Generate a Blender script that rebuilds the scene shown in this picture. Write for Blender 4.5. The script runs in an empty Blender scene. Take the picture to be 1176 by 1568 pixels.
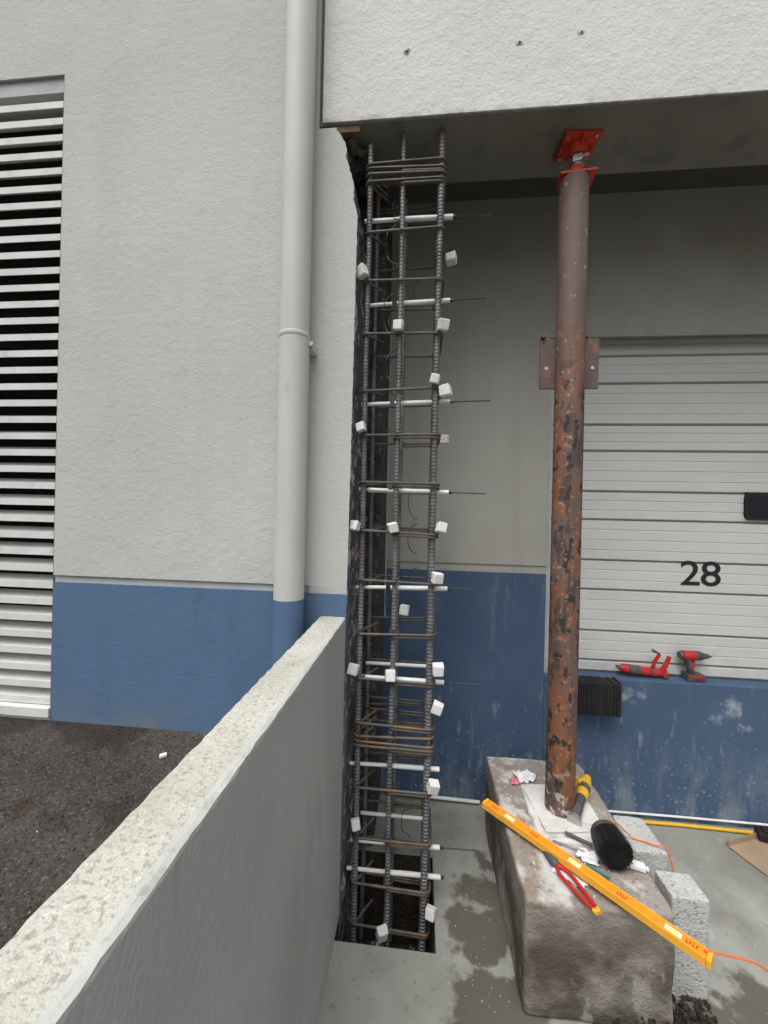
import bpy, math, random, bmesh
from mathutils import Vector, Matrix, noise
random.seed(7)
S=bpy.context.scene
COL=S.collection
# ------------------------------------------------------------------ materials
def mk(name, base, var=None, vs=2.5, rough=.85, bump=(), layers=(), metallic=0, spec=.3):
    m=bpy.data.materials.new(name); m.use_nodes=True
    nt=m.node_tree; N=nt.nodes; L=nt.links
    b=N['Principled BSDF']
    b.inputs['Roughness'].default_value=rough
    b.inputs['Metallic'].default_value=metallic
    b.inputs['Specular IOR Level'].default_value=spec
    tc=N.new('ShaderNodeTexCoord'); vec=tc.outputs['Object']
    def nz(scale,detail=3,stretch=None,rg=.6):
        n=N.new('ShaderNodeTexNoise'); n.inputs['Scale'].default_value=scale
        n.inputs['Detail'].default_value=detail; n.inputs['Roughness'].default_value=rg
        if stretch:
            mp=N.new('ShaderNodeMapping'); mp.inputs['Scale'].default_value=stretch
            L.new(vec,mp.inputs['Vector']); L.new(mp.outputs[0],n.inputs['Vector'])
        else: L.new(vec,n.inputs['Vector'])
        return n.outputs['Fac']
    def mr(v,a,c,o0=0,o1=1):
        r=N.new('ShaderNodeMapRange'); r.inputs['From Min'].default_value=a; r.inputs['From Max'].default_value=c
        r.inputs['To Min'].default_value=o0; r.inputs['To Max'].default_value=o1
        L.new(v,r.inputs['Value']); return r.outputs[0]
    def mth(op,a,c):
        n=N.new('ShaderNodeMath'); n.operation=op
        for i,x in enumerate((a,c)):
            if isinstance(x,(int,float)): n.inputs[i].default_value=x
            else: L.new(x,n.inputs[i])
        return n.outputs[0]
    def mix(f,c1,c2):
        n=N.new('ShaderNodeMix'); n.data_type='RGBA'
        L.new(f,n.inputs[0])
        for i,x in ((6,c1),(7,c2)):
            if isinstance(x,tuple): n.inputs[i].default_value=(*x,1)
            else: L.new(x,n.inputs[i])
        return n.outputs[2]
    col=mix(mr(nz(vs),.32,.68),base,var if var else tuple(x*.85 for x in base))
    for l in layers:
        if 'blobs' in l:
            msk=None
            for (x,y,z,r) in l['blobs']:
                d=N.new('ShaderNodeVectorMath'); d.operation='DISTANCE'
                L.new(vec,d.inputs[0]); d.inputs[1].default_value=(x,y,z)
                v=mth('SUBTRACT',d.outputs['Value'],r)
                msk=v if msk is None else mth('MINIMUM',msk,v)
            nn=mth('MULTIPLY',mth('SUBTRACT',nz(l.get('scale',14),5),.5),l.get('amp',.25))
            f=mr(mth('ADD',msk,nn),l.get('soft',.02),-l.get('soft',.02))
        else:
            f=mr(nz(l['scale'],l.get('detail',3),l.get('stretch')),l['lo'],l['hi'])
        if 'zr' in l:
            sp=N.new('ShaderNodeSeparateXYZ'); L.new(vec,sp.inputs[0])
            f=mth('MULTIPLY',f,mr(sp.outputs['Z'],l['zr'][0],l['zr'][1]))
        f=mth('MULTIPLY',f,l.get('fac',1.))
        col=mix(f,col,l['col'])
    L.new(col,b.inputs['Base Color'])
    prev=None
    for (sc,st,di) in bump:
        bp=N.new('ShaderNodeBump'); bp.inputs['Strength'].default_value=st; bp.inputs['Distance'].default_value=di
        L.new(nz(sc,2),bp.inputs['Height'])
        if prev: L.new(prev,bp.inputs['Normal'])
        prev=bp.outputs[0]
    if prev: L.new(prev,b.inputs['Normal'])
    return m

M={}
M['wall']=mk('painted_concrete_wall',(.485,.492,.462),(.44,.447,.42),1.2,.85,
   bump=((110,.55,.0028),(28,.5,.005)),
   layers=(dict(scale=1.5,lo=.5,hi=.75,col=(.40,.40,.37),stretch=(6,6,.5),fac=.3),
           dict(scale=1.6,lo=.52,hi=.8,col=(.56,.56,.53),fac=.6),
           dict(scale=38,lo=.70,hi=.74,col=(.33,.32,.29),fac=.5),
           dict(scale=9,lo=.68,hi=.74,col=(.36,.36,.33),fac=.35)))
M['beam']=mk('painted_beam_wall',(.61,.61,.58),(.56,.56,.53),2,.85,
   bump=((95,.8,.003),(22,.6,.006)),
   layers=(dict(scale=42,lo=.68,hi=.72,col=(.42,.41,.38),fac=.5),dict(scale=4,lo=.55,hi=.8,col=(.50,.50,.47),fac=.5),
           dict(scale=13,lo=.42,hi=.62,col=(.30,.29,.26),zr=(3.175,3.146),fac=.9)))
M['soffit']=mk('beam_soffit_shaded_paint',(.205,.195,.165),(.16,.152,.13),3,.9,bump=((60,.4,.004),),  # underside shade put into the base colour, well below the beam face
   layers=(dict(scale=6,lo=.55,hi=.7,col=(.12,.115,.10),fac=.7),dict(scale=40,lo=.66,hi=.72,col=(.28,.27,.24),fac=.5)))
M['inner']=mk('recess_wall_shaded_paint',(.385,.378,.338),(.335,.33,.292),1.5,.8,bump=((120,.5,.002),(20,.3,.004)),
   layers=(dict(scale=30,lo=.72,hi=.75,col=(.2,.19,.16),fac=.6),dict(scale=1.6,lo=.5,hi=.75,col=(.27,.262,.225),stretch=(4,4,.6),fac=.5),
           dict(scale=1.3,lo=.35,hi=.75,col=(.235,.22,.18),zr=(2.3,3.0),fac=.8)))  # recess shade painted in: lowered base, darker still towards the top
M['ceil']=mk('recess_ceiling',(.09,.083,.068),(.07,.065,.053),3,.9)  # near-black base carries the shade of the recess in its colour
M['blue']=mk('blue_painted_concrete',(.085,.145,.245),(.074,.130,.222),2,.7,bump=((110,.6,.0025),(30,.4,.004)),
   layers=(dict(scale=2,lo=.5,hi=.8,col=(.115,.180,.28),fac=.6),
           dict(scale=40,lo=.70,hi=.76,col=(.25,.3,.36),fac=.6),
           dict(scale=3,lo=.55,hi=.72,col=(.062,.112,.19),stretch=(3,3,.4),fac=.5),
           dict(scale=4,lo=.42,hi=.66,col=(.15,.17,.18),zr=(.85,.66),fac=.9)))
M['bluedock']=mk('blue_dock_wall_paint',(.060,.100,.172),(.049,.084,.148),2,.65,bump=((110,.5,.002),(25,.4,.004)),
   layers=(dict(scale=3,lo=.5,hi=.8,col=(.09,.135,.20),fac=.6),
           dict(scale=52,lo=.62,hi=.68,col=(.36,.39,.41),zr=(.55,.05),fac=.7),
           dict(scale=9,lo=.48,hi=.70,col=(.22,.25,.275),stretch=(1,1,.3),zr=(.45,.0),fac=.85),
           dict(scale=5,lo=.60,hi=.72,col=(.17,.205,.25),stretch=(3,3,.6),fac=.4),
           dict(scale=24,lo=.60,hi=.70,col=(.30,.33,.35),stretch=(1,1,.25),zr=(.75,.55),fac=.4),
           dict(blobs=[(1.64,2.17,.61,.03),(1.58,2.17,.56,.012),(1.12,2.17,.64,.015),(1.2,2.17,.66,.0),(1.7,2.17,.52,0.)],scale=26,amp=.16,soft=.025,col=(.42,.45,.47),fac=.6)))
M['groove']=mk('reveal_groove_paint',(.46,.47,.46),(.37,.38,.38),8,.8)
M['broken']=mk('broken_concrete',(.15,.155,.16),(.065,.072,.085),9,.95,bump=((60,.8,.008),),
   layers=(dict(scale=16,lo=.56,hi=.60,col=(.46,.46,.44),fac=.85),dict(scale=12,lo=.58,hi=.66,col=(.10,.14,.2),fac=.7)))
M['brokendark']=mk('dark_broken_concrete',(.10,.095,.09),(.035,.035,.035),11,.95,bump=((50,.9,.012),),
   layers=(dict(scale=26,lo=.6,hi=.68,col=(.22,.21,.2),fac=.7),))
M['asphalt']=mk('asphalt',(.070,.062,.054),(.046,.040,.034),3,.95,bump=((110,1,.010),(45,.8,.012)),
   layers=(dict(scale=85,lo=.55,hi=.67,col=(.165,.15,.135),fac=.55),dict(scale=60,lo=.56,hi=.66,col=(.020,.017,.014),fac=.8),
           dict(scale=2.4,lo=.50,hi=.58,col=(.022,.016,.012),fac=.7),
           dict(scale=7,lo=.55,hi=.66,col=(.033,.020,.012),fac=.75)))
M['floor']=mk('concrete_floor',(.31,.31,.28),(.235,.235,.205),2.2,.8,bump=((110,.4,.002),(20,.3,.004)),
   layers=(dict(scale=5,lo=.46,hi=.70,col=(.18,.175,.15),fac=.5),
           dict(scale=34,lo=.62,hi=.70,col=(.12,.11,.10),fac=.5),
           dict(scale=4,lo=.60,hi=.75,col=(.42,.42,.39),fac=.5),
           dict(blobs=[(.28,1.66,0,.08),(.27,1.50,0,.12),(.27,1.24,0,.15),(.33,1.8,0,.04),(.93,1.2,0,.17),(1.15,1.32,0,.13),(1.5,1.2,0,.16)],scale=9,amp=.26,soft=.014,col=(.085,.08,.062),fac=.9),
           dict(blobs=[(.17,1.95,0,.09),(1.25,1.7,0,.08),(1.6,1.9,0,.1)],scale=12,amp=.35,soft=.08,col=(.15,.145,.125),fac=.6),
           dict(blobs=[(1.15,1.62,0,.02),(1.45,1.55,0,.03)],scale=12,amp=.2,soft=.02,col=(.45,.45,.43),fac=.6)))
M['soil']=mk('soil',(.05,.04,.03),(.025,.02,.016),20,1,bump=((60,1,.02),))
M['ground']=mk('ground_dirt',(.10,.095,.085),(.07,.07,.06),.5,1)
M['partop']=mk('weathered_concrete_top',(.50,.49,.435),(.41,.40,.35),5,.95,bump=((130,.9,.0035),(50,.5,.004)),
   layers=(dict(scale=110,lo=.53,hi=.62,col=(.25,.24,.195),fac=.65),dict(scale=90,lo=.62,hi=.7,col=(.66,.65,.60),fac=.6),
           dict(scale=7,lo=.54,hi=.70,col=(.35,.35,.26),fac=.5),dict(blobs=[(-.335,1.02,1.18,.010)],scale=40,amp=.04,soft=.02,col=(.2,.19,.15),fac=.6)))
M['rim']=mk('parapet_rim_paint',(.47,.475,.45),(.41,.415,.39),9,.9,bump=((120,.6,.002),),layers=(dict(scale=50,lo=.57,hi=.64,col=(.32,.315,.28),fac=.65),))
M['parside']=mk('grey_painted_parapet',(.41,.415,.40),(.36,.365,.35),2,.85,bump=((120,.7,.002),(30,.5,.004)),
   layers=(dict(scale=3,lo=.5,hi=.75,col=(.30,.30,.29),stretch=(1,1,.4),fac=.5),dict(scale=45,lo=.66,hi=.72,col=(.54,.53,.49),fac=.5),
           dict(scale=16,lo=.60,hi=.66,col=(.28,.28,.27),stretch=(1,1,.12),fac=.35)))
M['pipe']=mk('downpipe_paint',(.51,.517,.487),(.465,.472,.445),3,.6,bump=((60,.1,.002),),
   layers=(dict(scale=25,lo=.68,hi=.74,col=(.33,.31,.28),fac=.5),dict(scale=3,lo=.5,hi=.7,col=(.42,.42,.39),stretch=(3,3,.4),fac=.5)))
M['pipeblue']=mk('downpipe_blue_paint',(.09,.153,.255),(.08,.137,.232),3,.5)
M['louv']=mk('louvre_slat_paint',(.66,.66,.63),(.56,.56,.53),6,.6,layers=(dict(scale=20,lo=.6,hi=.75,col=(.42,.41,.38),fac=.5),))
M['dark']=mk('dark_void',(.012,.012,.013),(.008,.008,.009),4,.95)
M['door']=mk('door_panel_paint',(.56,.57,.54),(.51,.52,.49),1.6,.45,bump=((40,.06,.002),),
   layers=(dict(scale=3,lo=.5,hi=.8,col=(.44,.44,.41),stretch=(.6,1,3),fac=.5),dict(scale=60,lo=.72,hi=.76,col=(.3,.28,.25),fac=.4),
           dict(scale=10,lo=.5,hi=.7,col=(.38,.37,.34),zr=(1.0,.73),fac=.5)))
M['doorgroove']=mk('door_groove',(.30,.30,.28),(.24,.24,.22),5,.6)
M['black']=mk('black_rubber',(.02,.02,.02),(.012,.012,.012),9,.7)
M['bristle']=mk('bristle_black',(.035,.035,.037),(.015,.015,.015),60,.4,spec=.5)
M['blackgl']=mk('window_black_glass',(.015,.018,.022),(.01,.012,.015),3,.2,spec=.5)
M['ink']=mk('number_paint',(.012,.012,.014),(.02,.02,.02),30,.6)
M['rebar']=mk('rebar_steel',(.215,.218,.225),(.12,.12,.122),14,.55,metallic=.4,
   layers=(dict(scale=11,lo=.54,hi=.66,col=(.15,.095,.065),fac=.65),))
M['stirrup']=mk('stirrup_steel',(.13,.12,.11),(.085,.078,.07),12,.6,metallic=.4,
   layers=(dict(scale=9,lo=.52,hi=.62,col=(.25,.145,.06),zr=(1.1,.5),fac=.85),dict(scale=7,lo=.58,hi=.68,col=(.22,.13,.06),fac=.6)))
M['wire']=mk('tie_wire',(.06,.055,.05),(.04,.035,.03),12,.5,metallic=.5)
M['tube']=mk('white_pvc_tube',(.74,.74,.72),(.62,.62,.6),12,.5)
M['dobie']=mk('white_spacer',(.70,.70,.67),(.58,.58,.55),25,.8,bump=((80,.4,.002),))
M['rust']=mk('rusty_steel_pipe',(.130,.085,.068),(.092,.066,.058),5,.7,metallic=.1,bump=((60,.5,.0015),(18,.3,.002)),
   layers=(dict(scale=9,lo=.45,hi=.70,col=(.185,.140,.115),stretch=(1.5,1.5,.12),fac=.6),
           dict(scale=8,lo=.44,hi=.56,col=(.215,.090,.045),stretch=(1,1,.35),zr=(2.4,1.9),fac=.85),
           dict(scale=14,lo=.52,hi=.57,col=(.060,.045,.042),stretch=(1.5,1.5,.4),zr=(2.4,2.1),fac=.8),
           dict(scale=22,lo=.57,hi=.60,col=(.018,.022,.028),stretch=(1.2,1.2,.7),zr=(2.3,2.1),fac=.85),
           dict(scale=34,lo=.58,hi=.66,col=(.36,.15,.075),zr=(2.6,2.0),fac=.75),
           dict(scale=40,lo=.64,hi=.68,col=(.38,.33,.30),fac=.6),
           dict(scale=26,lo=.56,hi=.62,col=(.6,.55,.5),zr=(.62,.42),fac=.8)))
M['rustplate']=mk('rusty_plate',(.14,.095,.085),(.10,.07,.063),8,.6,metallic=.2,layers=(dict(scale=18,lo=.55,hi=.65,col=(.22,.12,.075),fac=.7),))
M['orange']=mk('orange_red_paint',(.60,.07,.025),(.48,.045,.018),10,.5,layers=(dict(scale=30,lo=.62,hi=.7,col=(.1,.06,.05),fac=.7),))
M['steel']=mk('zinc_steel',(.55,.55,.54),(.4,.4,.39),20,.35,metallic=.8)
M['block']=mk('old_concrete_block',(.30,.275,.24),(.215,.19,.165),5,.95,bump=((110,.8,.004),(28,.7,.008)),
   layers=(dict(scale=7,lo=.5,hi=.66,col=(.27,.20,.16),fac=.6),
           dict(scale=5,lo=.34,hi=.56,col=(.072,.058,.044),zr=(.355,.22),fac=.9),
           dict(scale=13,lo=.60,hi=.66,col=(.34,.325,.30),stretch=(1,1,.5),fac=.55),
           dict(scale=60,lo=.60,hi=.68,col=(.11,.095,.08),fac=.6),
           dict(scale=9,lo=.50,hi=.62,col=(.56,.545,.52),zr=(.34,.374),fac=.85)))
M['grain']=mk('granular_concrete',(.50,.50,.48),(.42,.42,.40),9,.95,bump=((130,1,.005),),
   layers=(dict(scale=90,lo=.56,hi=.64,col=(.20,.20,.185),fac=.7),))
M['mortar']=mk('white_mortar',(.64,.63,.61),(.52,.50,.47),12,.9,bump=((60,.8,.005),),layers=(dict(scale=14,lo=.56,hi=.68,col=(.36,.33,.29),fac=.7),))
M['lvl']=mk('level_orange_paint',(.88,.30,.02),(.82,.25,.015),9,.45,layers=(dict(scale=40,lo=.64,hi=.72,col=(.45,.25,.1),fac=.5),))
M['lvl2']=mk('level_edge_yellow',(.86,.42,.04),(.80,.36,.03),9,.4)
M['red']=mk('red_plastic',(.50,.025,.02),(.38,.02,.02),14,.45,layers=(dict(scale=60,lo=.6,hi=.68,col=(.12,.03,.03),fac=.7),))
M['white']=mk('white_paper',(.72,.72,.72),(.62,.62,.64),20,.8)
M['pink']=mk('pink_rag',(.6,.25,.3),(.5,.08,.12),30,.9)
M['yellow']=mk('yellow_plastic',(.74,.44,.03),(.62,.36,.02),14,.45,layers=(dict(scale=50,lo=.60,hi=.7,col=(.3,.25,.18),fac=.6),))
M['greyp']=mk('grey_plastic',(.10,.10,.10),(.05,.05,.05),20,.5)
M['teal']=mk('teal_plastic',(.03,.22,.2),(.02,.15,.15),10,.5)
M['string']=mk('orange_cord',(.85,.18,.03),(.8,.14,.02),40,.7)
M['card']=mk('cardboard',(.34,.245,.165),(.27,.195,.13),8,.9)
M['wood']=mk('weathered_wood',(.20,.13,.08),(.1,.06,.035),12,.9)
M['bluegl']=mk('vial_glass',(.7,.85,.15),(.6,.8,.1),5,.2)
# ------------------------------------------------------------------ mesh builder
class MB:
    def __init__(s): s.v=[]; s.f=[]; s.m=[]
    def add(s,vs,fs,mi=0):
        o=len(s.v); s.v+= [tuple(v) for v in vs]
        s.f+=[tuple(i+o for i in f) for f in fs]; s.m+=[mi]*len(fs)
    def box(s,x0,x1,y0,y1,z0,z1,mi=0,mat=None):
        vs=[Vector(p) for p in ((x0,y0,z0),(x1,y0,z0),(x1,y1,z0),(x0,y1,z0),(x0,y0,z1),(x1,y0,z1),(x1,y1,z1),(x0,y1,z1))]
        if mat: vs=[mat@v for v in vs]
        s.add(vs,[(0,3,2,1),(4,5,6,7),(0,1,5,4),(1,2,6,5),(2,3,7,6),(3,0,4,7)],mi)
    def tube(s,pts,r,n=8,closed=False,mi=0,radii=None):
        pts=[Vector(p) for p in pts]; K=len(pts); rings=[]
        ref=None
        for i,p in enumerate(pts):
            a=pts[(i-1)%K] if (closed or i>0) else p
            c=pts[(i+1)%K] if (closed or i<K-1) else p
            t=(c-a).normalized()
            if ref is None: ref=t.orthogonal().normalized()
            ref=(ref-t*ref.dot(t))
            ref=ref.normalized() if ref.length>1e-6 else t.orthogonal().normalized()
            bn=t.cross(ref); rr=radii[i] if radii else r
            rings.append([p+rr*(math.cos(2*math.pi*k/n)*ref+math.sin(2*math.pi*k/n)*bn) for k in range(n)])
        vs=[v for R in rings for v in R]; fs=[]
        for i in range(K if closed else K-1):
            j=(i+1)%K
            for k in range(n):
                k2=(k+1)%n; fs.append((i*n+k,i*n+k2,j*n+k2,j*n+k))
        if not closed:
            fs.append(tuple(range(n-1,-1,-1))); fs.append(tuple((K-1)*n+k for k in range(n)))
        s.add(vs,fs,mi)
    def obj(s,name,mats,parent=None,smooth=False,bevel=0,mw=None):
        me=bpy.data.meshes.new(name); me.from_pydata(s.v,[],s.f); me.update()
        for m in mats: me.materials.append(m)
        me.polygons.foreach_set('material_index',s.m)
        if smooth: me.polygons.foreach_set('use_smooth',[True]*len(me.polygons))
        o=bpy.data.objects.new(name,me); COL.objects.link(o)
        if parent: o.parent=parent
        if bevel:
            b=o.modifiers.new('bevel','BEVEL'); b.width=bevel; b.segments=2; b.limit_method='ANGLE'
        if smooth: 
            try: me.set_sharp_from_angle(angle=math.radians(40))
            except Exception: pass
        if mw: o.matrix_world=mw
        return o
def empty(name,loc=(0,0,0)):
    e=bpy.data.objects.new(name,None); COL.objects.link(e); e.empty_display_size=.1; return e
def box(name,x0,x1,y0,y1,z0,z1,mat,parent=None,bevel=0):
    b=MB(); b.box(x0,x1,y0,y1,z0,z1); return b.obj(name,[M[mat]],parent,bevel=bevel)
def frame(p,d,up=Vector((0,0,1))):
    d=Vector(d).normalized(); y=up.cross(d).normalized(); z=d.cross(y)
    m=Matrix((d,y,z)).transposed().to_4x4(); m.translation=Vector(p); return m

SOF=3.145; F=1.5; FB=1.815; BW=2.17; DY=2.255; CE=3.345; SILL=.735; BZ=1.27
# ------------------------------------------------------------------ building
B=empty('warehouse_building')
TOP=6.0
box('left_wall',-1.553,-.437,F,FB,1.30,TOP,'wall',B)
box('left_wall_groove',-1.553,-.437,F+.010,FB,BZ,1.30,'groove',B)
box('left_wall_blue_band',-1.553,-.437,F-.001,FB,-.3,BZ,'blue',B)
box('wall_over_louvre',-3.25,-1.553,F,FB,3.438,TOP,'wall',B)
box('wall_under_louvre',-3.25,-1.553,F,FB,-.3,.69,'wall',B)
box('far_left_wall',-7,-3.25,F,FB,1.30,TOP,'wall',B)
box('far_left_blue_band',-7,-3.25,F-.001,FB,-.3,1.30,'blue',B)
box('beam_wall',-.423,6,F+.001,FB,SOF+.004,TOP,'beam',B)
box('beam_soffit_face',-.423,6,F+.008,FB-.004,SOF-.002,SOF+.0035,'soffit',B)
box('panel_joint_sealant',-.437,-.423,F+.014,FB-.01,SOF,TOP,'greyp',B)
box('right_pier',3.6,6,F,FB,-.3,SOF-.004,'wall',B)
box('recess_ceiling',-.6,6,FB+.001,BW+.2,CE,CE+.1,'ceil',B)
box('recess_left_wall',-.60,-.192,FB+.012,BW-.001,-.3,CE-.002,'brokendark',B)
box('recess_corner_highlight',-.191,-.183,BW-.014,BW-.003,1.0,2.75,'groove',B)  # added pale strip that paints the highlight along the wall corner
bt=1.325
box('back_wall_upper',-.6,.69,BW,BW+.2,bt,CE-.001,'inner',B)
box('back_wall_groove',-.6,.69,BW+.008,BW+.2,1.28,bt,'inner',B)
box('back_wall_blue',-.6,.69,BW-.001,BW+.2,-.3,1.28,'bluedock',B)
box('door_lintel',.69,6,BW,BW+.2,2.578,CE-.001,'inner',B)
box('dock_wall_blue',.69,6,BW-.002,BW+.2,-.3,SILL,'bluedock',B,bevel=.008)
box('lintel_drip_edge',.68,3.3,BW-.004,BW+.004,2.570,2.578,'inner',B)
box('door_head_seal',.70,3.25,BW+.03,DY-.002,2.555,2.5775,'doorgroove',B)
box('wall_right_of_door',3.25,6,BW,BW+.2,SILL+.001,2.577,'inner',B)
box('roof',-7,6,F,9,TOP,TOP+.2,'ground',B)
box('rear_wall',-7,6,8.8,9,-.3,TOP,'wall',B)
box('end_wall_left',-7.2,-7,F,9,-.3,TOP,'wall',B)
box('end_wall_right',6,6.2,F,9,-.3,TOP,'wall',B)
def chip(x,z,r,y=F-.0015):
    b=MB(); n=16
    for (k,mi,dy,ox) in ((1.6,1,0,0),(.75,0,-.0015,.15)):
        ps=[]
        for i in range(n):
            a=2*math.pi*i/n; rr=r*k*(.55+.9*random.random())
            ps.append((x+ox*r+1.4*rr*math.cos(a),y+dy,z+rr*math.sin(a)*.7))
        b.add([(x,y+dy,z)]+ps,[(0,1+i,1+(i+1)%n) for i in range(n)],mi)
    b.obj('spalled_chip',[M['dark'],M['grain']],B)  # dark disc paints the shade of an uncut hole; paler rim is chipping
for x,z,r in ((-.095,3.40,.007),(.3355,3.397,.006),(.5614,3.415,.005),(1.15,3.50,.003),(-.087,3.409,.004)): chip(x,z,r)
def edge(z):
    pts=[(-.4,-.282),(.5,-.284),(1.27,-.283),(1.8,-.279),(2.3,-.276),(2.6,-.275),(2.77,-.273),(2.83,-.288),(2.90,-.292),(2.93,-.300),(3.0,-.324),(3.04,-.322),(3.07,-.331),(3.10,-.352),(3.113,-.366),(3.14,-.372)]
    for (a,xa),(c,xc) in zip(pts,pts[1:]):
        if z<=c: return xa+(xc-xa)*(z-a)/(c-a)
    return pts[-1][1]
zs=sorted(set([round(-.4+i*.0125,4) for i in range(284)]+[BZ,1.30]))
zs=[z for z in zs if z<=3.125]
b=MB(); K=14; vs=[]
for z in zs:
    ja=.0035 if z<2.75 else .010
    e=edge(z)+ja*.5*noise.noise(Vector((0,0,z*22)))+ja*.6*noise.noise(Vector((3,0,z*70)))
    vs.append((-.437,F,z)); vs.append((e,F,z))
    for k in range(1,K+1):
        y=F+(FB+.01-F)*k/K
        vs.append((e+min(1,k/3)*(.010*noise.noise(Vector((z*14,y*14,2)))+.006*noise.noise(Vector((z*50,y*50,5)))),y,z))
W=K+2
for i in range(len(zs)-1):
    zc=(zs[i]+zs[i+1])/2
    mi=1 if zc<BZ else (3 if zc<1.30 else 0)
    b.add([vs[i*W],vs[i*W+1],vs[(i+1)*W+1],vs[(i+1)*W]],[(0,1,2,3)],mi)
for i in range(len(zs)-1):
    for k in range(1,K+1):
        b.add([vs[i*W+k],vs[i*W+k+1],vs[(i+1)*W+k+1],vs[(i+1)*W+k]],[(0,1,2,3)],2)
t=(len(zs)-1)*W
for k in range(1,K+1): b.add([(-.437,vs[t+k][1],zs[-1]),vs[t+k],vs[t+k+1],(-.437,vs[t+k+1][1],zs[-1])],[(0,1,2,3)],2)
b.obj('broken_column_remnant',[M['wall'],M['blue'],M['broken'],M['groove']],B)
box('wood_shim',-.375,-.275,F+.012,F+.09,3.116,3.140,'wood',B)
b=MB()
for i in range(30):
    c=Vector((-.36+random.random()*.10,1.56+random.random()*.22,3.12-random.random()*.05)); r=.012+.02*random.random()
    m=Matrix.Translation(c)@Matrix.Rotation(random.random()*3,4,Vector((random.random(),random.random(),1)))
    b.box(-r,r,-r,r,-r*.7,r*.7,0,m)
b.obj('rubble_under_beam',[M['brokendark']],B)
# louvre
b=MB()
pitch=.0715; z=.752
while z<3.36:
    x0,x1=-3.24,-1.566
    y0,y1=F+.016,F+.072; za,zb=z,z+.030; t=.003
    vs=[(x0,y0,za),(x1,y0,za),(x1,y1,zb),(x0,y1,zb),(x0,y0,za+t),(x1,y0,za+t),(x1,y1,zb+t),(x0,y1,zb+t)]
    b.add(vs,[(0,3,2,1),(4,5,6,7),(0,1,5,4),(1,2,6,5),(2,3,7,6),(3,0,4,7)])
    b.box(x0,x1,y0-.003,y0,za-.014,za+.014)
    z+=pitch
b.obj('louvre_slats',[M['louv']],B)
box('louvre_frame_side',-1.5655,-1.5535,F+.010,F+.13,.735,3.4375,'greyp',B)
box('louvre_frame_head',-3.25,-1.566,F+.012,F+.13,3.375,3.4375,'groove',B)
box('louvre_sill',-3.25,-1.5535,F-.010,F+.13,.692,.734,'louv',B,bevel=.003)
box('louvre_back',-3.25,-1.5535,F+.14,F+.16,.69,3.44,'dark',B)
# door
zg=[.797,.962,1.193,1.358,1.585,1.743,1.97,2.117,2.347,2.50]
prof=[(SILL+.004,0,0)]
evs=[(g,.0085,.015,1) for g in zg]
for a,c in zip(zg,zg[1:]):
    n=int(round((c-a)/.055))
    for i in range(1,n): evs.append((a+(c-a)*i/n,.004,.0028,0))
evs.sort()
for (zc,w,d,g) in evs: prof+=[(zc-w,0,g),(zc-w*.45,d,g),(zc+w*.45,d,g),(zc+w,0,0)]
prof.append((2.62,0,0))
b=MB(); vs=[]
for i in range(len(prof)-1):
    (z,d,g),(z2,d2,g2)=prof[i],prof[i+1]
    b.add([(.70,DY+d,z),(3.25,DY+d,z),(3.25,DY+d2,z2),(.70,DY+d2,z2)],[(0,1,2,3)],1 if (g and d>.01 and d2>.01) else 0)
b.obj('sectional_door',[M['door'],M['doorgroove']],B)
box('door_jamb_trim',.6905,.715,BW+.02,DY-.002,SILL+.001,2.554,'groove',B)
box('door_bottom_seal',.715,3.25,DY-.006,DY+.01,SILL+.001,SILL+.010,'greyp',B)
def rrect(x0,x1,z0,z1,r,n=6):
    p=[]
    for cx,cz,a0 in ((x1-r,z1-r,0),(x0+r,z1-r,90),(x0+r,z0+r,180),(x1-r,z0+r,270)):
        for i in range(n+1):
            a=math.radians(a0+90*i/n); p.append((cx+r*math.cos(a),cz+r*math.sin(a)))
    return p
b=MB()
for (g,y0,y1,mi) in ((0,DY-.014,DY+.01,0),(.016,DY-.0155,DY+.0,1)):
    p=rrect(1.743+g,2.25-g,1.600+g,1.748-g,.03)
    n=len(p); vs=[(x,y0,z) for x,z in p]+[(x,y1,z) for x,z in p]
    b.add(vs,[tuple(range(n-1,-1,-1))]+[(i,(i+1)%n,(i+1)%n+n,i+n) for i in range(n)],mi)
b.obj('door_window',[M['black'],M['blackgl']],B)
cu=bpy.data.curves.new('door_number','FONT'); cu.body='28'; cu.size=.190; cu.extrude=.0008; cu.align_x='CENTER'; cu.offset=.0012; cu.space_character=.95
o=bpy.data.objects.new('door_number',cu); COL.objects.link(o); o.parent=B
o.rotation_euler=(math.radians(90),0,0); o.location=(1.532,DY-.002,1.238); o.scale=(1.17,1,1); cu.materials.append(M['ink'])
# ------------------------------------------------------------------ ground
b=MB(); g=300
b.add([(-g,-g,-.6),(g,-g,-.6),(g,g,-.6),(-g,g,-.6)],[(0,1,2,3)]); b.obj('ground',[M['ground']])
b=MB()
HX0,HX1,HY0,HY1=-.284,.092,1.41,1.80
def quad(x0,x1,y0,y1,z=0,mi=0): b.add([(x0,y0,z),(x1,y0,z),(x1,y1,z),(x0,y1,z)],[(0,1,2,3)],mi)
FY=-3.0
quad(-.284,6,FY,HY0); quad(HX1,6,HY0,HY1); quad(-.284,6,HY1,BW)
b.box(HX0-.03,HX0,HY0,HY1,-.45,-.001,1)
b.box(HX1,HX1+.03,HY0,HY1,-.45,-.001,0)
b.box(HX0,HX1,HY0-.03,HY0,-.45,-.001,0)
b.box(HX0,HX1,HY1,HY1+.03,-.45,-.001,1)
quad(HX0,HX1,HY0,HY1,-.42,1)
b.obj('concrete_floor',[M['floor'],M['soil']])
b=MB(); b.box(-60,-.386,-60,F-.002,-.5,.68); b.obj('asphalt_pavement',[M['asphalt']])
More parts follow.
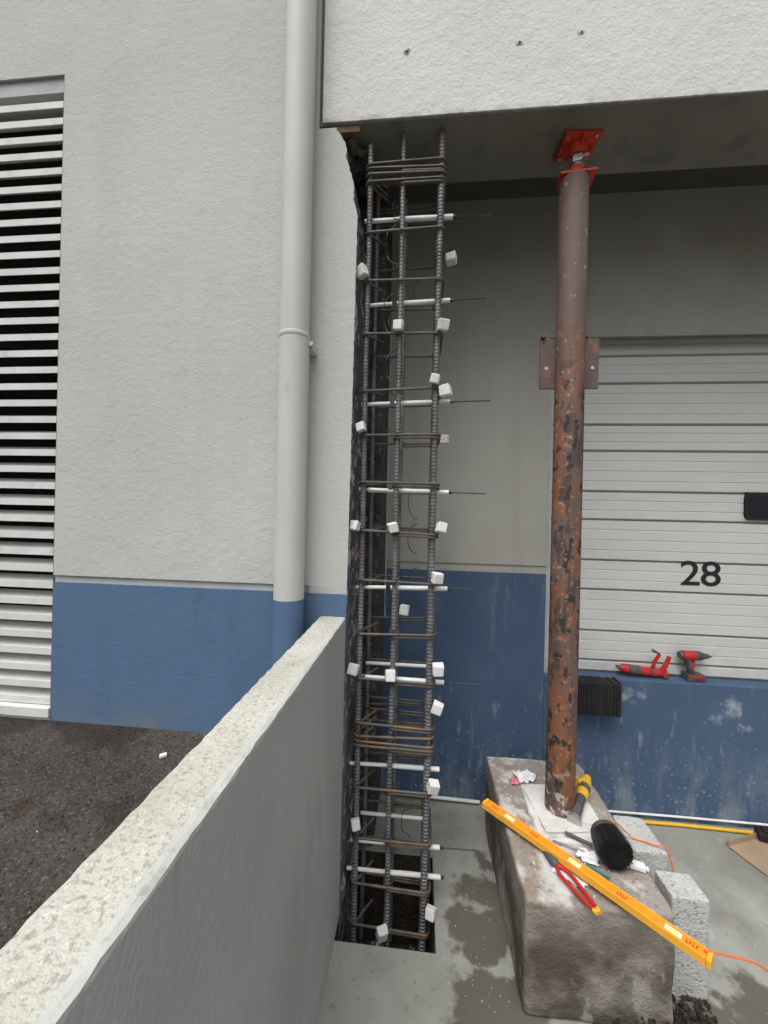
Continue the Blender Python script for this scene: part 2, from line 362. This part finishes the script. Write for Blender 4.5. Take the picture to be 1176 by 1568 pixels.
b=MB(); b.box(-.385,60,-60,FY-.002,-.5,-.004); b.box(6.21,60,FY-.001,20,-.5,-.004); b.obj('unseen_asphalt_yard',[M['asphalt']])  # unseen yard, laid dark to cut light bouncing onto the soffit
# parapet
b=MB()
nx,ny=12,260; X0,X1,Y0,Y1,Z=-.386,-.285,-1.6,F-.003,1.181
def pv(i,j):
    x=X0+(X1-X0)*i/nx; y=Y0+(Y1-Y0)*j/ny
    e=1 if i in(0,nx) else 0
    dz=.0014*noise.noise(Vector((x*30,y*30,0)))-e*(.0025+.003*noise.noise(Vector((x*9,y*45,3))))
    dx=(.0018*noise.noise(Vector((1,y*35,i))))*e
    return (x+dx,y,Z+dz)
vs=[pv(i,j) for j in range(ny+1) for i in range(nx+1)]
for i in range(nx):
    b.add(vs,[(j*(nx+1)+i,j*(nx+1)+i+1,(j+1)*(nx+1)+i+1,(j+1)*(nx+1)+i) for j in range(ny)],2 if i>=nx-2 else 0)
for i,sx in ((0,-.0015),(nx,.0015)):
    vs=[]
    for j in range(ny+1):
        p=pv(i,j); vs.append(p); vs.append((X0+sx if i==0 else X1+sx-.0005,p[1],Z-.008)); vs.append((X0+sx if i==0 else X1+sx-.0005,p[1],0.001))
    fs=[];fs2=[]
    for j in range(ny):
        q=j*3; r=q+3
        fs.append((q,q+1,r+1,r)); fs2.append((q+1,q+2,r+2,r+1))
    b.add(vs,fs,2); b.add(vs,fs2,1)
b.add([(X0,Y0,0),(X1,Y0,0),(X1,Y0,Z-.006),(X0,Y0,Z-.006)],[(0,1,2,3)],1)
b.obj('parapet_wall',[M['partop'],M['parside'],M['rim']])
# ------------------------------------------------------------------ downpipe
P=empty('downpipe'); px,py=-.494,1.430
b=MB(); b.tube([(px,py,1.262),(px,py,2.255),(px,py,2.256),(px,py,2.262)],.057,40,radii=[.0575,.0575,.0585,.0585]); b.tube([(px,py,2.262),(px,py,TOP)],.0555,40)
b.obj('upper_pipe',[M['pipe']],P,smooth=True)
b=MB(); b.tube([(px,py,.681),(px,py,1.2615)],.0575,40); b.obj('lower_pipe',[M['pipeblue']],P,smooth=True)
b=MB(); b.tube([(px,py,2.250),(px,py,2.252),(px,py,2.266),(px,py,2.268)],.06,40,radii=[.0580,.0592,.0592,.0580])
b.box(px+.052,px+.070,py+.01,F-.001,2.215,2.25)
b.tube([(px+.064,py+.012,2.233),(px+.064,py-.006,2.233)],.008,10)
b.obj('pipe_bracket',[M['pipe']],P,smooth=True)
# ------------------------------------------------------------------ rebar cage
R=empty('rebar_cage')
b=MB()
bars=[(-.231,1.562,3.10,.0115),(-.095,1.560,3.12,.0105),(.052,1.560,3.135,.0135),
      (-.222,1.755,3.05,.0105),(-.092,1.757,3.02,.010),(.050,1.755,3.08,.0115)]
for (x,y,zt,r) in bars:
    z=-.36; pts=[];rad=[]
    while z<zt:
        w=.004*noise.noise(Vector((x*9,y*9,z*1.2)))
        dx=.0 if x<0 else .006*(z-.5)/2.6
        for (dz,rr) in ((0,r*.90),(.005,r*.90),(.0065,r*1.08),(.009,r*1.08),(.0105,r*.90)):
            pts.append((x+w+dx-.004,y+w,z+dz)); rad.append(rr)
        z+=.0145
    b.tube(pts,r,9,radii=rad)
b.obj('vertical_bars',[M['rebar']],R,smooth=True)
def loop(x0,x1,y0,y1,z,tx=0,ty=0,rc=.022):
    p=[]
    for cx,cy,a0 in ((x1-rc,y1-rc,0),(x0+rc,y1-rc,90),(x0+rc,y0+rc,180),(x1-rc,y0+rc,270)):
        for i in range(5):
            a=math.radians(a0+90*i/4); X=cx+rc*math.cos(a); Y=cy+rc*math.sin(a)
            p.append((X,Y,z+tx*(X)+ty*(Y-1.65)))
    return p
b=MB()
for z in (3.012,2.985,2.957,2.935,2.735,2.536,2.32,2.096,1.916,1.71,1.52,1.31,1.113,.915,.735,.705,.672,.64,.48,.267,.084,-.086):
    tx=random.uniform(-.04,.04); ty=random.uniform(-.08,.08)
    b.tube(loop(-.249,.072,1.543,1.774,z,tx,ty),.0052,8,closed=True)
    if random.random()<.5: b.tube(loop(-.113,.071,1.545,1.773,z-.012,tx,ty),.0050,8,closed=True)
    b.tube([(-.235,1.547,z),(-.205,1.60,z+.004),(-.17,1.65,z+.01)],.005,6)
b.obj('stirrups',[M['stirrup']],R,smooth=True)
b=MB(); c=MB()
for i,z in enumerate((2.811,2.463,2.05,1.69,1.288,.912,.553,.232,.112)):
    y=1.585; xa=-.262+random.uniform(-.01,.015); xb=.092+random.uniform(-.004,.03); dy=random.uniform(-.006,.006); dz=random.uniform(-.006,.006)
    rt=.0095 if i!=0 else .0105
    b.tube([(-.115,y,z),(xb,y+dy,z+dz)],rt,12)
    b.tube([(xa,y,z-dz),(-.135 if i in(1,2,3,4) else -.116,y,z)],rt*.8,12)
    if i in (3,5,7): b.tube([(xa+.02,1.725,z+.004),(xb-.03,1.725,z+.004)],.008,10)
    if i<6 or i==7: c.tube([(xb,y+dy,z+dz),(xb+.15+random.uniform(-.01,.01),y+dy*2,z+dz*1.6)],.0022,6)
    c.tube([(xb-.002,y+dy,z+dz),(xb+.014,y+dy,z+dz)],.006,8)
b.obj('pvc_sleeves',[M['tube']],R,smooth=True)
for i in range(20):
    z=random.uniform(.2,2.9); x=random.choice((-.231,-.10,.0)); a=random.uniform(.03,.06)*random.choice((-1,1))
    y=random.choice((1.57,1.74)); n=12
    c.tube([(x-.01+abs(a)*math.sin(math.pi*k/n)*-1,y+.01*math.sin(k),z+a*1.6*math.cos(math.pi*k/n)) for k in range(n+1)],.0018,5)
for (x,y,_,r) in bars:
    for z in (3.0,2.735,2.536,2.32,2.096,1.916,1.71,1.52,1.31,1.113,.915,.7,.48,.267,.084):
        if random.random()<.7:
            a=random.random()*6
            c.tube([(x+(r+.003)*math.cos(t*1.2),y+(r+.003)*math.sin(t*1.2),z-.012+t*.004) for t in range(7)],.0014,5)
            c.tube([(x,y-.014,z),(x+.012*math.cos(a),y-.024,z+.014*math.sin(a)),(x+.02*math.cos(a),y-.03,z+.02*math.sin(a)+.004)],.0013,5)
c.obj('tie_wires',[M['wire']],R,smooth=True)
b=MB()
def zz(y,t=1.54): return 1.6+t*(784-y)/588
sp=[(-.257,415,0),(.110,398,1),(-.104,499,0),(.075,499,0),(.046,581,0),(.088,599,0),(-.245,654,0),(.098,672,1),
    (-.262,806,0),(-.108,807,0),(.085,806,0),(.073,882,0),(-.06,933,1),(-.256,1027,0),(-.105,1033,0),(.083,1020,0),(.085,1078,0),(.074,1197,0),(-.232,1265,0),(.075,1388,0),(-.115,1428,0)]
for (x,yp,bk) in sp:
    t=1.54 if not bk else 1.70
    y=1.532 if not bk else 1.70
    s_=.019+random.uniform(-.001,.004)+(.003 if x==-.105 or yp in(1428,) else 0)
    m=Matrix.Translation((x,y,zz(yp,t)))@Matrix.Rotation(random.uniform(-.3,.3),4,'Y')@Matrix.Rotation(random.uniform(-.5,.5),4,'Z')@Matrix.Rotation(random.uniform(-.3,.3),4,'X')
    vs=[]
    for k in range(8):
        vs.append(m@Vector((s_*(1 if k in(1,2,5,6) else -1)*random.uniform(.82,1.05),s_*.8*(1 if k in(2,3,6,7) else -1),s_*(1 if k>3 else -1)*random.uniform(.85,1.08))))
    b.add(vs,[(0,3,2,1),(4,5,6,7),(0,1,5,4),(1,2,6,5),(2,3,7,6),(3,0,4,7)])
b.obj('concrete_spacers',[M['dobie']],R,bevel=.004)
# ------------------------------------------------------------------ shoring post
Q=empty('shoring_post'); X,Y=.603,1.655
b=MB(); b.tube([(X-.002,Y,.392),(X,Y,1.2),(X,Y,2.98),(X,Y,2.988)],.057,48,radii=[.057,.057,.057,.053]); b.obj('steel_pipe',[M['rust']],Q,smooth=True)
b=MB()
for sgn in (-1,1):
    m=Matrix.Translation((X,Y+.012,0))
    xa,xb=(.05,.118) if sgn>0 else (-.118,-.05)
    b.box(xa,xb,-.005,.005,2.13,2.338,0,m)
    b.box(xa+.001,xa+.019,-.02,.004,2.339,2.351,0,m)
b.obj('side_plates',[M['rustplate']],Q,bevel=.0015)
b=MB()
for sgn in (-1,1):
    for zc in (2.215,): b.tube([(X+sgn*.092,Y+.0065,zc),(X+sgn*.092,Y+.0045,zc)],.0075,14)
b.obj('bolt_holes',[M['groove']],Q)
b=MB()
m=Matrix.Translation((X+.012,Y,0))@Matrix.Rotation(.06,4,'Z')
b.box(-.074,.074,-.062,.062,3.130,3.1425,0,m)
b.box(-.074,-.068,-.062,.062,3.112,3.1295,0,m)
for a in range(4):
    mm=m@Matrix.Rotation(a*math.pi/2,4,'Z')
    b.add([mm@Vector(p) for p in ((.03,-.003,3.085),(.03,.003,3.085),(.060,-.003,3.1295),(.060,.003,3.1295),(.03,-.003,3.1295),(.03,.003,3.1295))],[(0,2,4),(1,5,3),(0,1,3,2),(2,3,5,4),(0,4,5,1)])
b.tube([(X+.012,Y,3.129),(X+.012,Y,3.085)],.036,20,radii=[.040,.032])
b.tube([(X+.006,Y,3.035),(X+.006,Y,3.022),(X+.006,Y,3.004)],.034,20,radii=[.028,.030,.033])
m=Matrix.Translation((X+.008,Y,0))@Matrix.Rotation(-.08,4,'Z')
b.box(-.070,.070,-.042,.042,2.992,3.001,0,m)
b.obj('jack_head',[M['orange']],Q,bevel=.0015)
b=MB()
for cx,cy in ((-.055,-.048),(.055,-.048),(-.055,.048),(.055,.048)):
    b.tube([(X+.012+cx,Y+cy,3.1295),(X+.012+cx,Y+cy,3.122)],.007,6)
pts=[];rad=[]; z=3.0
while z<3.09:
    pts+=[(X+.009,Y,z),(X+.009,Y,z+.003)]; rad+=[.021,.026]; z+=.006
b.tube(pts,.02,18,radii=rad)
b.tube([(X-.0,Y-.026,3.062),(X+.045,Y-.03,3.070)],.006,8)
b.tube([(X+.009,Y,3.050),(X+.009,Y,3.076)],.033,6)
b.obj('jack_screw',[M['steel']],Q,smooth=True)
b=MB(); m=Matrix.Translation((X+.005,Y+.005,0))@Matrix.Rotation(.12,4,'Z')
b.box(-.115,.115,-.12,.12,.382,.391,0,m); b.obj('base_plate',[M['mortar']],Q,bevel=.003)
# ------------------------------------------------------------------ concrete blocks
def rough_block(name,x0,x1,y0,y1,z0,z1,mat,amp=.003,cham=.012,n=34,taper=0,seed=0,parent=None,fr=12):
    me=bpy.data.meshes.new(name); q=bmesh.new(); bmesh.ops.create_cube(q,size=1)
    bmesh.ops.subdivide_edges(q,edges=q.edges[:],cuts=n,use_grid_fill=True)
    c=Vector(((x0+x1)/2,(y0+y1)/2,(z0+z1)/2)); h=Vector(((x1-x0)/2,(y1-y0)/2,(z1-z0)/2))
    def warp(t):
        return math.copysign(1-(1-abs(t))**1.7,t)
    for v in q.verts:
        p=Vector([warp(max(-1,min(1,v.co[i]*2)))*h[i] for i in range(3)])
        rr=cham*(1+.7*noise.noise((p+c)*11+Vector((seed,0,0))))
        core=Vector([max(-h[i]+rr,min(h[i]-rr,p[i])) for i in range(3)])
        d=p-core
        if d.length>1e-6: p=core+d.normalized()*min(d.length,rr)
        w=p+c
        dirn=d.normalized() if d.length>1e-6 else Vector((0,0,0))
        w+=dirn*(amp*noise.noise(w*fr+Vector((seed,3,1)))+amp*.5*noise.noise(w*45))
        w.z=max(w.z,z0)
        v.co=w
    q.to_mesh(me); q.free(); me.materials.append(M[mat])
    me.polygons.foreach_set('use_smooth',[True]*len(me.polygons))
    o=bpy.data.objects.new(name,me); COL.objects.link(o)
    if parent:o.parent=parent
    return o
rough_block('concrete_footing_block',.362,.815,1.265,2.0,.001,.375,'block',amp=.0035,cham=.014,n=60)
rough_block('concrete_block',.868,.985,1.372,1.47,.001,.335,'grain',amp=.002,cham=.005,n=26,seed=5)
rough_block('concrete_block',.852,.975,1.57,1.75,.001,.315,'grain',amp=.003,cham=.007,n=26,seed=9)
rough_block('mortar_pad',.475,.745,1.50,1.80,.362,.383,'mortar',amp=.012,cham=.012,n=20,seed=2)
def crumbs(name,mat,n,area,z,rmin,rmax,mound=0):
    b=MB()
    for i in range(n):
        x=random.uniform(area[0],area[1]); y=random.uniform(area[2],area[3])
        r=rmin+(rmax-rmin)*random.random()**2
        u=(x-(area[0]+area[1])/2)/((area[1]-area[0])/2); v=(y-(area[2]+area[3])/2)/((area[3]-area[2])/2)
        zz_=z+r*.5+mound*max(0,1-u*u-v*v)*random.random()
        m=Matrix.Translation((x,y,zz_))@Matrix.Rotation(random.random()*6,4,Vector((random.random(),random.random(),random.random()+.1)))
        vs=[m@Vector((r*random.uniform(.6,1)*a,r*random.uniform(.6,1)*c,r*random.uniform(.4,.8)*e)) for a,c,e in ((1,0,0),(-1,0,0),(0,1,0),(0,-1,0),(0,0,1),(0,0,-1))]
        b.add(vs,[(0,2,4),(2,1,4),(1,3,4),(3,0,4),(2,0,5),(1,2,5),(3,1,5),(0,3,5)])
    return b.obj(name,[M[mat]])
crumbs('mortar_crumbs','mortar',300,(.40,.80,1.29,1.97),.373,.0015,.007)
crumbs('soil_debris','soil',1100,(.58,.98,1.13,1.39),.0,.004,.016,.05)
crumbs('concrete_rubble','grain',120,(.1,.36,1.2,2.1),.0,.0015,.004)
crumbs('floor_chips','mortar',80,(.9,1.6,1.3,2.1),.0,.0015,.004)
crumbs('pit_rubble','broken',120,(-.27,.08,1.43,1.78),-.42,.01,.03)
crumbs('pavement_pebbles','mortar',30,(-3,-.6,.4,1.45),.68,.0015,.004)
crumbs('asphalt_gravel','asphalt',2500,(-2.6,-.4,.3,1.49),.679,.002,.006)
b=MB()
m=Matrix.Translation((-.92,1.33,.686))@Matrix.Rotation(.7,4,'Z'); b.box(-.012,.012,-.008,.008,-.004,.008,0,m); b.obj('plastic_scrap',[M['white']],bevel=.003)
# ------------------------------------------------------------------ spirit level
V0=Vector((.2915,1.625,.405)); V1=Vector((.812,1.118,.405)); Ln=(V1-V0).length
E=empty('spirit_level'); mw=frame(V0,V1-V0)
b=MB(); b.box(.012,Ln-.012,-.014,.014,-.008,.009,0,mw); b.obj('body',[M['lvl']],E,bevel=.001)
b=MB(); b.box(.012,Ln-.012,-.0178,-.0143,-.011,.0125,0,mw); b.box(.012,Ln-.012,.0143,.0178,-.011,.0125,0,mw); b.obj('rails',[M['lvl2']],E,bevel=.0008)
b=MB(); b.box(0,.0115,-.0185,.0185,-.0115,.013,0,mw); b.box(Ln-.0115,Ln,-.0185,.0185,-.0115,.013,0,mw); b.obj('end_caps',[M['lvl2']],E,bevel=.002)
b=MB()
for t in (.16,.5,.88): b.box(t*Ln-.020,t*Ln+.020,-.009,.009,.0093,.0108,0,mw)
b.obj('vial_frames',[M['white']],E)
b=MB()
for t in (.16,.5,.88): b.tube([mw@Vector((t*Ln-.013,0,.0115)),mw@Vector((t*Ln+.013,0,.0115))],.0042,10)
b.obj('vials',[M['bluegl']],E,smooth=True)
b=MB()
for t in (.30,.70,.94,.07):
    for k in range(4):
        x=t*Ln-.014+k*.0075
        b.box(x,x+.0022,-.006,.006,.0093,.0099,0,mw)
        if k%2: b.box(x+.0023,x+.0045,.003,.006,.0093,.0099,0,mw)
        else: b.box(x+.0023,x+.0045,-.006,-.003,.0093,.0099,0,mw)
b.obj('lettering',[M['red']],E)
# ------------------------------------------------------------------ cords
b=MB()
def cat(pts,n=10):
    P=[Vector(p) for p in pts]; P=[2*P[0]-P[1]]+P+[2*P[-1]-P[-2]]; out=[]
    for i in range(1,len(P)-2):
        for k in range(n):
            t=k/n; a,b_,c,d=P[i-1:i+3]
            out.append(.5*((2*b_)+(-a+c)*t+(2*a-5*b_+4*c-d)*t*t+(-a+3*b_-3*c+d)*t**3))
    out.append(P[-2]); return out
b.tube(cat([(.80,1.13,.42),(.86,1.14,.405),(1.0,1.19,.33),(1.2,1.3,.12),(1.5,1.45,.006)]),.0025,6)
b.tube(cat([(.74,1.60,.390),(.80,1.61,.387),(.87,1.62,.325),(.93,1.60,.322),(.985,1.575,.30),(1.02,1.55,.02),(1.05,1.53,.004)]),.0025,6)
b.obj('orange_string_line',[M['string']],smooth=True)
b=MB(); b.tube(cat([(1.0,2.125,.012),(1.4,2.13,.012),(1.8,2.12,.012),(2.4,2.10,.012)]),.008,10); b.obj('yellow_hose',[M['yellow']],smooth=True)
b=MB(); b.tube([(.84,2.155,.030),(1.4,2.157,.034),(3,2.157,.034)],.0055,8); b.tube([(-.15,2.15,.03),(.36,2.15,.02)],.009,10); b.obj('white_conduit',[M['tube']],smooth=True)
b=MB(); m=Matrix.Translation((1.68,2.00,.004))@Matrix.Rotation(.35,4,'Z'); b.box(-.13,.13,-.08,.08,0,.004,0,m); b.box(-.13,.13,.075,.079,.004,.03,0,m); b.obj('cardboard_sheet',[M['card']])
b=MB(); m=Matrix.Translation((1.76,2.08,.02))@Matrix.Rotation(-.3,4,'Z'); b.box(-.05,.05,-.03,.03,0,.035,0,m); b.box(-.03,.03,-.02,.02,.035,.048,0,m); b.obj('tool_case',[M['black']],bevel=.006)
# dock bumper
D=empty('dock_bumper'); b=MB()
for i in range(20):
    x=.80+i*.0123; b.box(x,x+.0103,2.068+random.uniform(-.003,.003),BW-.004,.578,.742+random.uniform(-.003,.002))
b.obj('rubber_leaves',[M['black']],D,bevel=.001)
b=MB(); b.tube([(.79,2.11,.62),(1.06,2.11,.62)],.006,8); b.tube([(.79,2.11,.70),(1.06,2.11,.70)],.006,8); b.box(1.046,1.052,2.09,BW-.003,.575,.745); b.obj('bumper_rods',[M['black']],D)
# ------------------------------------------------------------------ tools
T=empty('cordless_drill'); zx=SILL+.003; x0=1.47; y=2.212
b=MB(); b.tube([(x0-.05,y,zx+.128),(x0+.01,y,zx+.128)],.026,16,radii=[.024,.025])
b.tube([(x0-.010,y-.001,zx+.09),(x0-.004,y-.001,zx+.065)],.0175,12)
b.box(x0-.03,x0+.048,y-.031,y+.031,zx+.020,zx+.030); b.obj('motor_body',[M['red']],T,smooth=True)
b=MB(); b.tube([(x0+.0105,y,zx+.128),(x0+.04,y,zx+.128),(x0+.056,y,zx+.128)],.015,14,radii=[.025,.024,.017])
b.tube([(x0+.057,y,zx+.128),(x0+.085,y,zx+.128)],.015,14,radii=[.017,.010]); b.tube([(x0+.085,y,zx+.128),(x0+.100,y,zx+.127)],.004,8)
b.tube([(x0-.022,y,zx+.11),(x0-.012,y,zx+.07),(x0+.0,y,zx+.032)],.017,12,radii=[.019,.016,.017])
b.box(x0-.035,x0+.052,y-.03,y+.03,zx,zx+.033)
b.tube([(x0-.051,y,zx+.128),(x0-.066,y,zx+.128)],.02,14,radii=[.022,.018])
b.box(x0+.001,x0+.012,y-.008,y+.008,zx+.08,zx+.105); b.obj('handle_and_battery',[M['greyp']],T,smooth=True,bevel=.003)
T=empty('caulking_gun'); b=MB(); a=Vector((1.10,2.205,zx+.045)); c=Vector((1.25,2.215,zx+.026))
b.tube([a,a+(c-a)*.12,c],.022,16,radii=[.013,.023,.023])
b.tube([c,Vector((1.345,2.218,zx+.02))],.02,16,radii=[.024,.020])
b.tube([(1.27,2.21,zx+.03),(1.275,2.205,zx+.08),(1.30,2.2,zx+.13)],.009,10)
b.tube([(1.315,2.21,zx+.03),(1.335,2.205,zx+.07),(1.350,2.2,zx+.12)],.012,10,radii=[.015,.012,.010])
b.obj('body',[M['red']],T,smooth=True)
b=MB(); b.tube([a,a+Vector((-.02,0,.008))],.010,10,radii=[.013,.005]); b.tube([(1.262,2.212,zx+.026),(1.272,2.212,zx+.026)],.0255,16)
b.tube([(1.30,2.205,zx+.13),(1.262,2.20,zx+.150)],.006,8); b.box(1.318,1.345,2.190,2.225,zx,zx+.018); b.tube([(1.14,2.203,zx+.04),(1.20,2.208,zx+.033)],.0245,16); b.obj('nozzle',[M['greyp']],T,smooth=True)
T=empty('angle_grinder'); a=Vector((.635,1.585,.412)); c=Vector((.778,1.815,.425)); d=(c-a)
b=MB(); b.tube([a+d*.45,a+d*.55,a+d*.85,a+d*.98],.026,16,radii=[.020,.025,.023,.016]); b.tube([a+d*.86,a+d*.80+Vector((-.045,-.02,.012))],.017,12,radii=[.022,.018]); b.obj('housing',[M['yellow']],T,smooth=True)
b=MB(); b.tube([a,a+d*.12,a+d*.35,a+d*.45],.02,14,radii=[.014,.020,.018,.020]); b.tube([a+d*.99,a+d*1.06],.02,14,radii=[.017,.012]); b.tube([a+d*.6+Vector((0,0,.003)),a+d*.70+Vector((0,0,.003))],.0258,16)
b.obj('grip',[M['greyp']],T,smooth=True)
b=MB(); b.tube([a+Vector((.0,0,-.008)),a+Vector((-.008,-.012,-.010))],.026,24); b.obj('disc',[M['steel']],T,smooth=True)
T=empty('pliers'); a=Vector((.470,1.440,.392)); c=Vector((.566,1.235,.392)); d=c-a; s_=Vector((d.y,-d.x,0)).normalized()
b=MB(); b.tube(cat([a+d*.28,a+d*.42+s_*.016,a+d*.7+s_*.014,a+d*.98+s_*.007],6),.0062,10); b.tube(cat([a+d*.28,a+d*.42-s_*.016,a+d*.7-s_*.014,a+d*.98-s_*.007],6),.0062,10); b.obj('handles',[M['red']],T,smooth=True)
b=MB(); b.tube([a,a+d*.1,a+d*.24,a+d*.30],.012,10,radii=[.006,.012,.016,.010]); b.obj('jaws',[M['greyp']],T,smooth=True)
b=MB(); b.tube([a+d*.97+s_*.007,a+d*1.03+s_*.006],.0067,10); b.tube([a+d*.97-s_*.007,a+d*1.03-s_*.006],.0067,10); b.obj('handle_tips',[M['yellow']],T,smooth=True)
# brush
T=empty('round_masonry_brush'); b=MB(); c0=Vector((.700,1.470,.438)); ax=Vector((-.05,-.97,.02)).normalized(); u1=ax.orthogonal().normalized(); u2=ax.cross(u1)
for i in range(2200):
    r=math.sqrt(random.random())*.052; th=random.random()*6.283; q0=c0+(u1*math.cos(th)+u2*math.sin(th))*r
    q1=c0+ax*random.uniform(.068,.084)+(u1*math.cos(th)+u2*math.sin(th))*(r*1.06+random.uniform(-.003,.003))+Vector((random.uniform(-.005,.005),0,random.uniform(-.004,.004)))
    q0.z=max(q0.z,.386); q1.z=max(q1.z,.386)
    b.tube([q0,(q0+q1)/2+Vector((0,0,.001)),q1],.0013,3)
b.obj('bristles',[M['bristle']],T)
b=MB(); b.tube([c0-ax*.014,c0+ax*.006],.053,24,radii=[.050,.053]); b.obj('ferrule',[M['greyp']],T,smooth=True)
b=MB(); b.tube([c0-ax*.014,c0-ax*.03,c0-ax*.05],.012,12,radii=[.018,.014,.012]); b.obj('handle',[M['white']],T,smooth=True)
m=Matrix.Translation((.775,1.42,.386))@Matrix.Rotation(-.3,4,'Z'); b=MB(); b.box(-.03,.03,-.014,.014,-.008,.010,0,m); b.box(.0305,.04,-.008,.008,-.005,.006,0,m); b.obj('white_putty_tube',[M['white']],bevel=.004)
def crump(name,cx,cy,z,sx,sy,h,mat,seed,rot=0):
    b=MB(); n=12; vs=[]; m=Matrix.Translation((cx,cy,z))@Matrix.Rotation(rot,4,'Z')
    for j in range(n+1):
        for i in range(n+1):
            x=(i/n-.5)*sx; y=(j/n-.5)*sy
            e=.012*noise.noise(Vector((x*50+seed,y*50,1)))
            vs.append(m@Vector((x+e,y-e,.002+h*abs(noise.noise(Vector((x*38+seed,y*38,0))))*1.6)))
    b.add(vs,[(j*(n+1)+i,j*(n+1)+i+1,(j+1)*(n+1)+i+1,(j+1)*(n+1)+i) for j in range(n) for i in range(n)])
    return b.obj(name,[M[mat]])
crump('crumpled_paper',.505,1.84,.378,.09,.07,.035,'white',3,.4)
crump('crumpled_paper',.625,1.44,.380,.055,.07,.012,'white',8,.9)
crump('rag',.455,1.80,.380,.04,.03,.025,'pink',13,.2)
crump('plastic_wrapper',.53,1.36,.378,.10,.05,.006,'white',21,-.6)
b=MB(); b.tube([(.575,1.52,.398),(.655,1.475,.396)],.006,10); b.obj('marker_pen',[M['greyp']],smooth=True)
b=MB(); b.tube([(.60,1.40,.390),(.66,1.355,.390)],.0045,8); b.obj('teal_pencil',[M['teal']],smooth=True)
b=MB(); b.tube([(.52,1.49,.388),(.62,1.455,.388)],.003,8); b.obj('steel_rod',[M['steel']],smooth=True)
# ------------------------------------------------------------------ world / light
w=bpy.data.worlds.new('World'); S.world=w; w.use_nodes=True
nt=w.node_tree; bg=nt.nodes['Background']; sk=nt.nodes.new('ShaderNodeTexSky'); sk.sky_type='NISHITA'; sk.sun_disc=False
SE,SA=math.radians(62),math.radians(205)
sk.sun_elevation=SE; sk.sun_rotation=SA; sk.dust_density=3; sk.air_density=1
hs=nt.nodes.new('ShaderNodeHueSaturation'); hs.inputs['Saturation'].default_value=.2
nt.links.new(sk.outputs[0],hs.inputs['Color'])
tc=nt.nodes.new('ShaderNodeTexCoord'); sp_=nt.nodes.new('ShaderNodeSeparateXYZ'); mr_=nt.nodes.new('ShaderNodeMapRange'); sc_=nt.nodes.new('ShaderNodeVectorMath'); sc_.operation='SCALE'
nt.links.new(tc.outputs['Generated'],sp_.inputs[0]); nt.links.new(sp_.outputs['Z'],mr_.inputs['Value'])
mr_.inputs['From Min'].default_value=0; mr_.inputs['From Max'].default_value=1; mr_.inputs['To Min'].default_value=.38; mr_.inputs['To Max'].default_value=2.6
nt.links.new(hs.outputs[0],sc_.inputs[0]); nt.links.new(mr_.outputs[0],sc_.inputs['Scale'])
nt.links.new(sc_.outputs[0],bg.inputs['Color']); bg.inputs['Strength'].default_value=.138
sd=Vector((math.sin(SA)*math.cos(SE),math.cos(SA)*math.cos(SE),math.sin(SE)))
l=bpy.data.lights.new('sun','SUN'); l.energy=1.4; l.angle=math.radians(45); l.color=(1,.98,.94)
o=bpy.data.objects.new('sun',l); COL.objects.link(o); o.rotation_euler=(-sd).to_track_quat('-Z','Y').to_euler(); o.location=(0,0,10)
# ------------------------------------------------------------------ camera
th=math.radians(5.4); r=math.radians(1.28)
Rr=Vector((math.cos(th),math.sin(th),0)); U=Vector((0,0,1)); Fw=Vector((-math.sin(th),math.cos(th),0))
cx=math.cos(r)*Rr+math.sin(r)*U; cy=-math.sin(r)*Rr+math.cos(r)*U
m=Matrix((cx,cy,-Fw)).transposed().to_4x4(); m.translation=Vector((0,0,1.6))
cam=bpy.data.cameras.new('camera'); co=bpy.data.objects.new('camera',cam); COL.objects.link(co); co.matrix_world=m
cam.sensor_fit='VERTICAL'; cam.sensor_height=32; cam.lens=12.0; cam.clip_start=.02; cam.clip_end=1000
S.camera=co
S.view_settings.view_transform='Standard'; S.view_settings.look='None'; S.view_settings.exposure=0
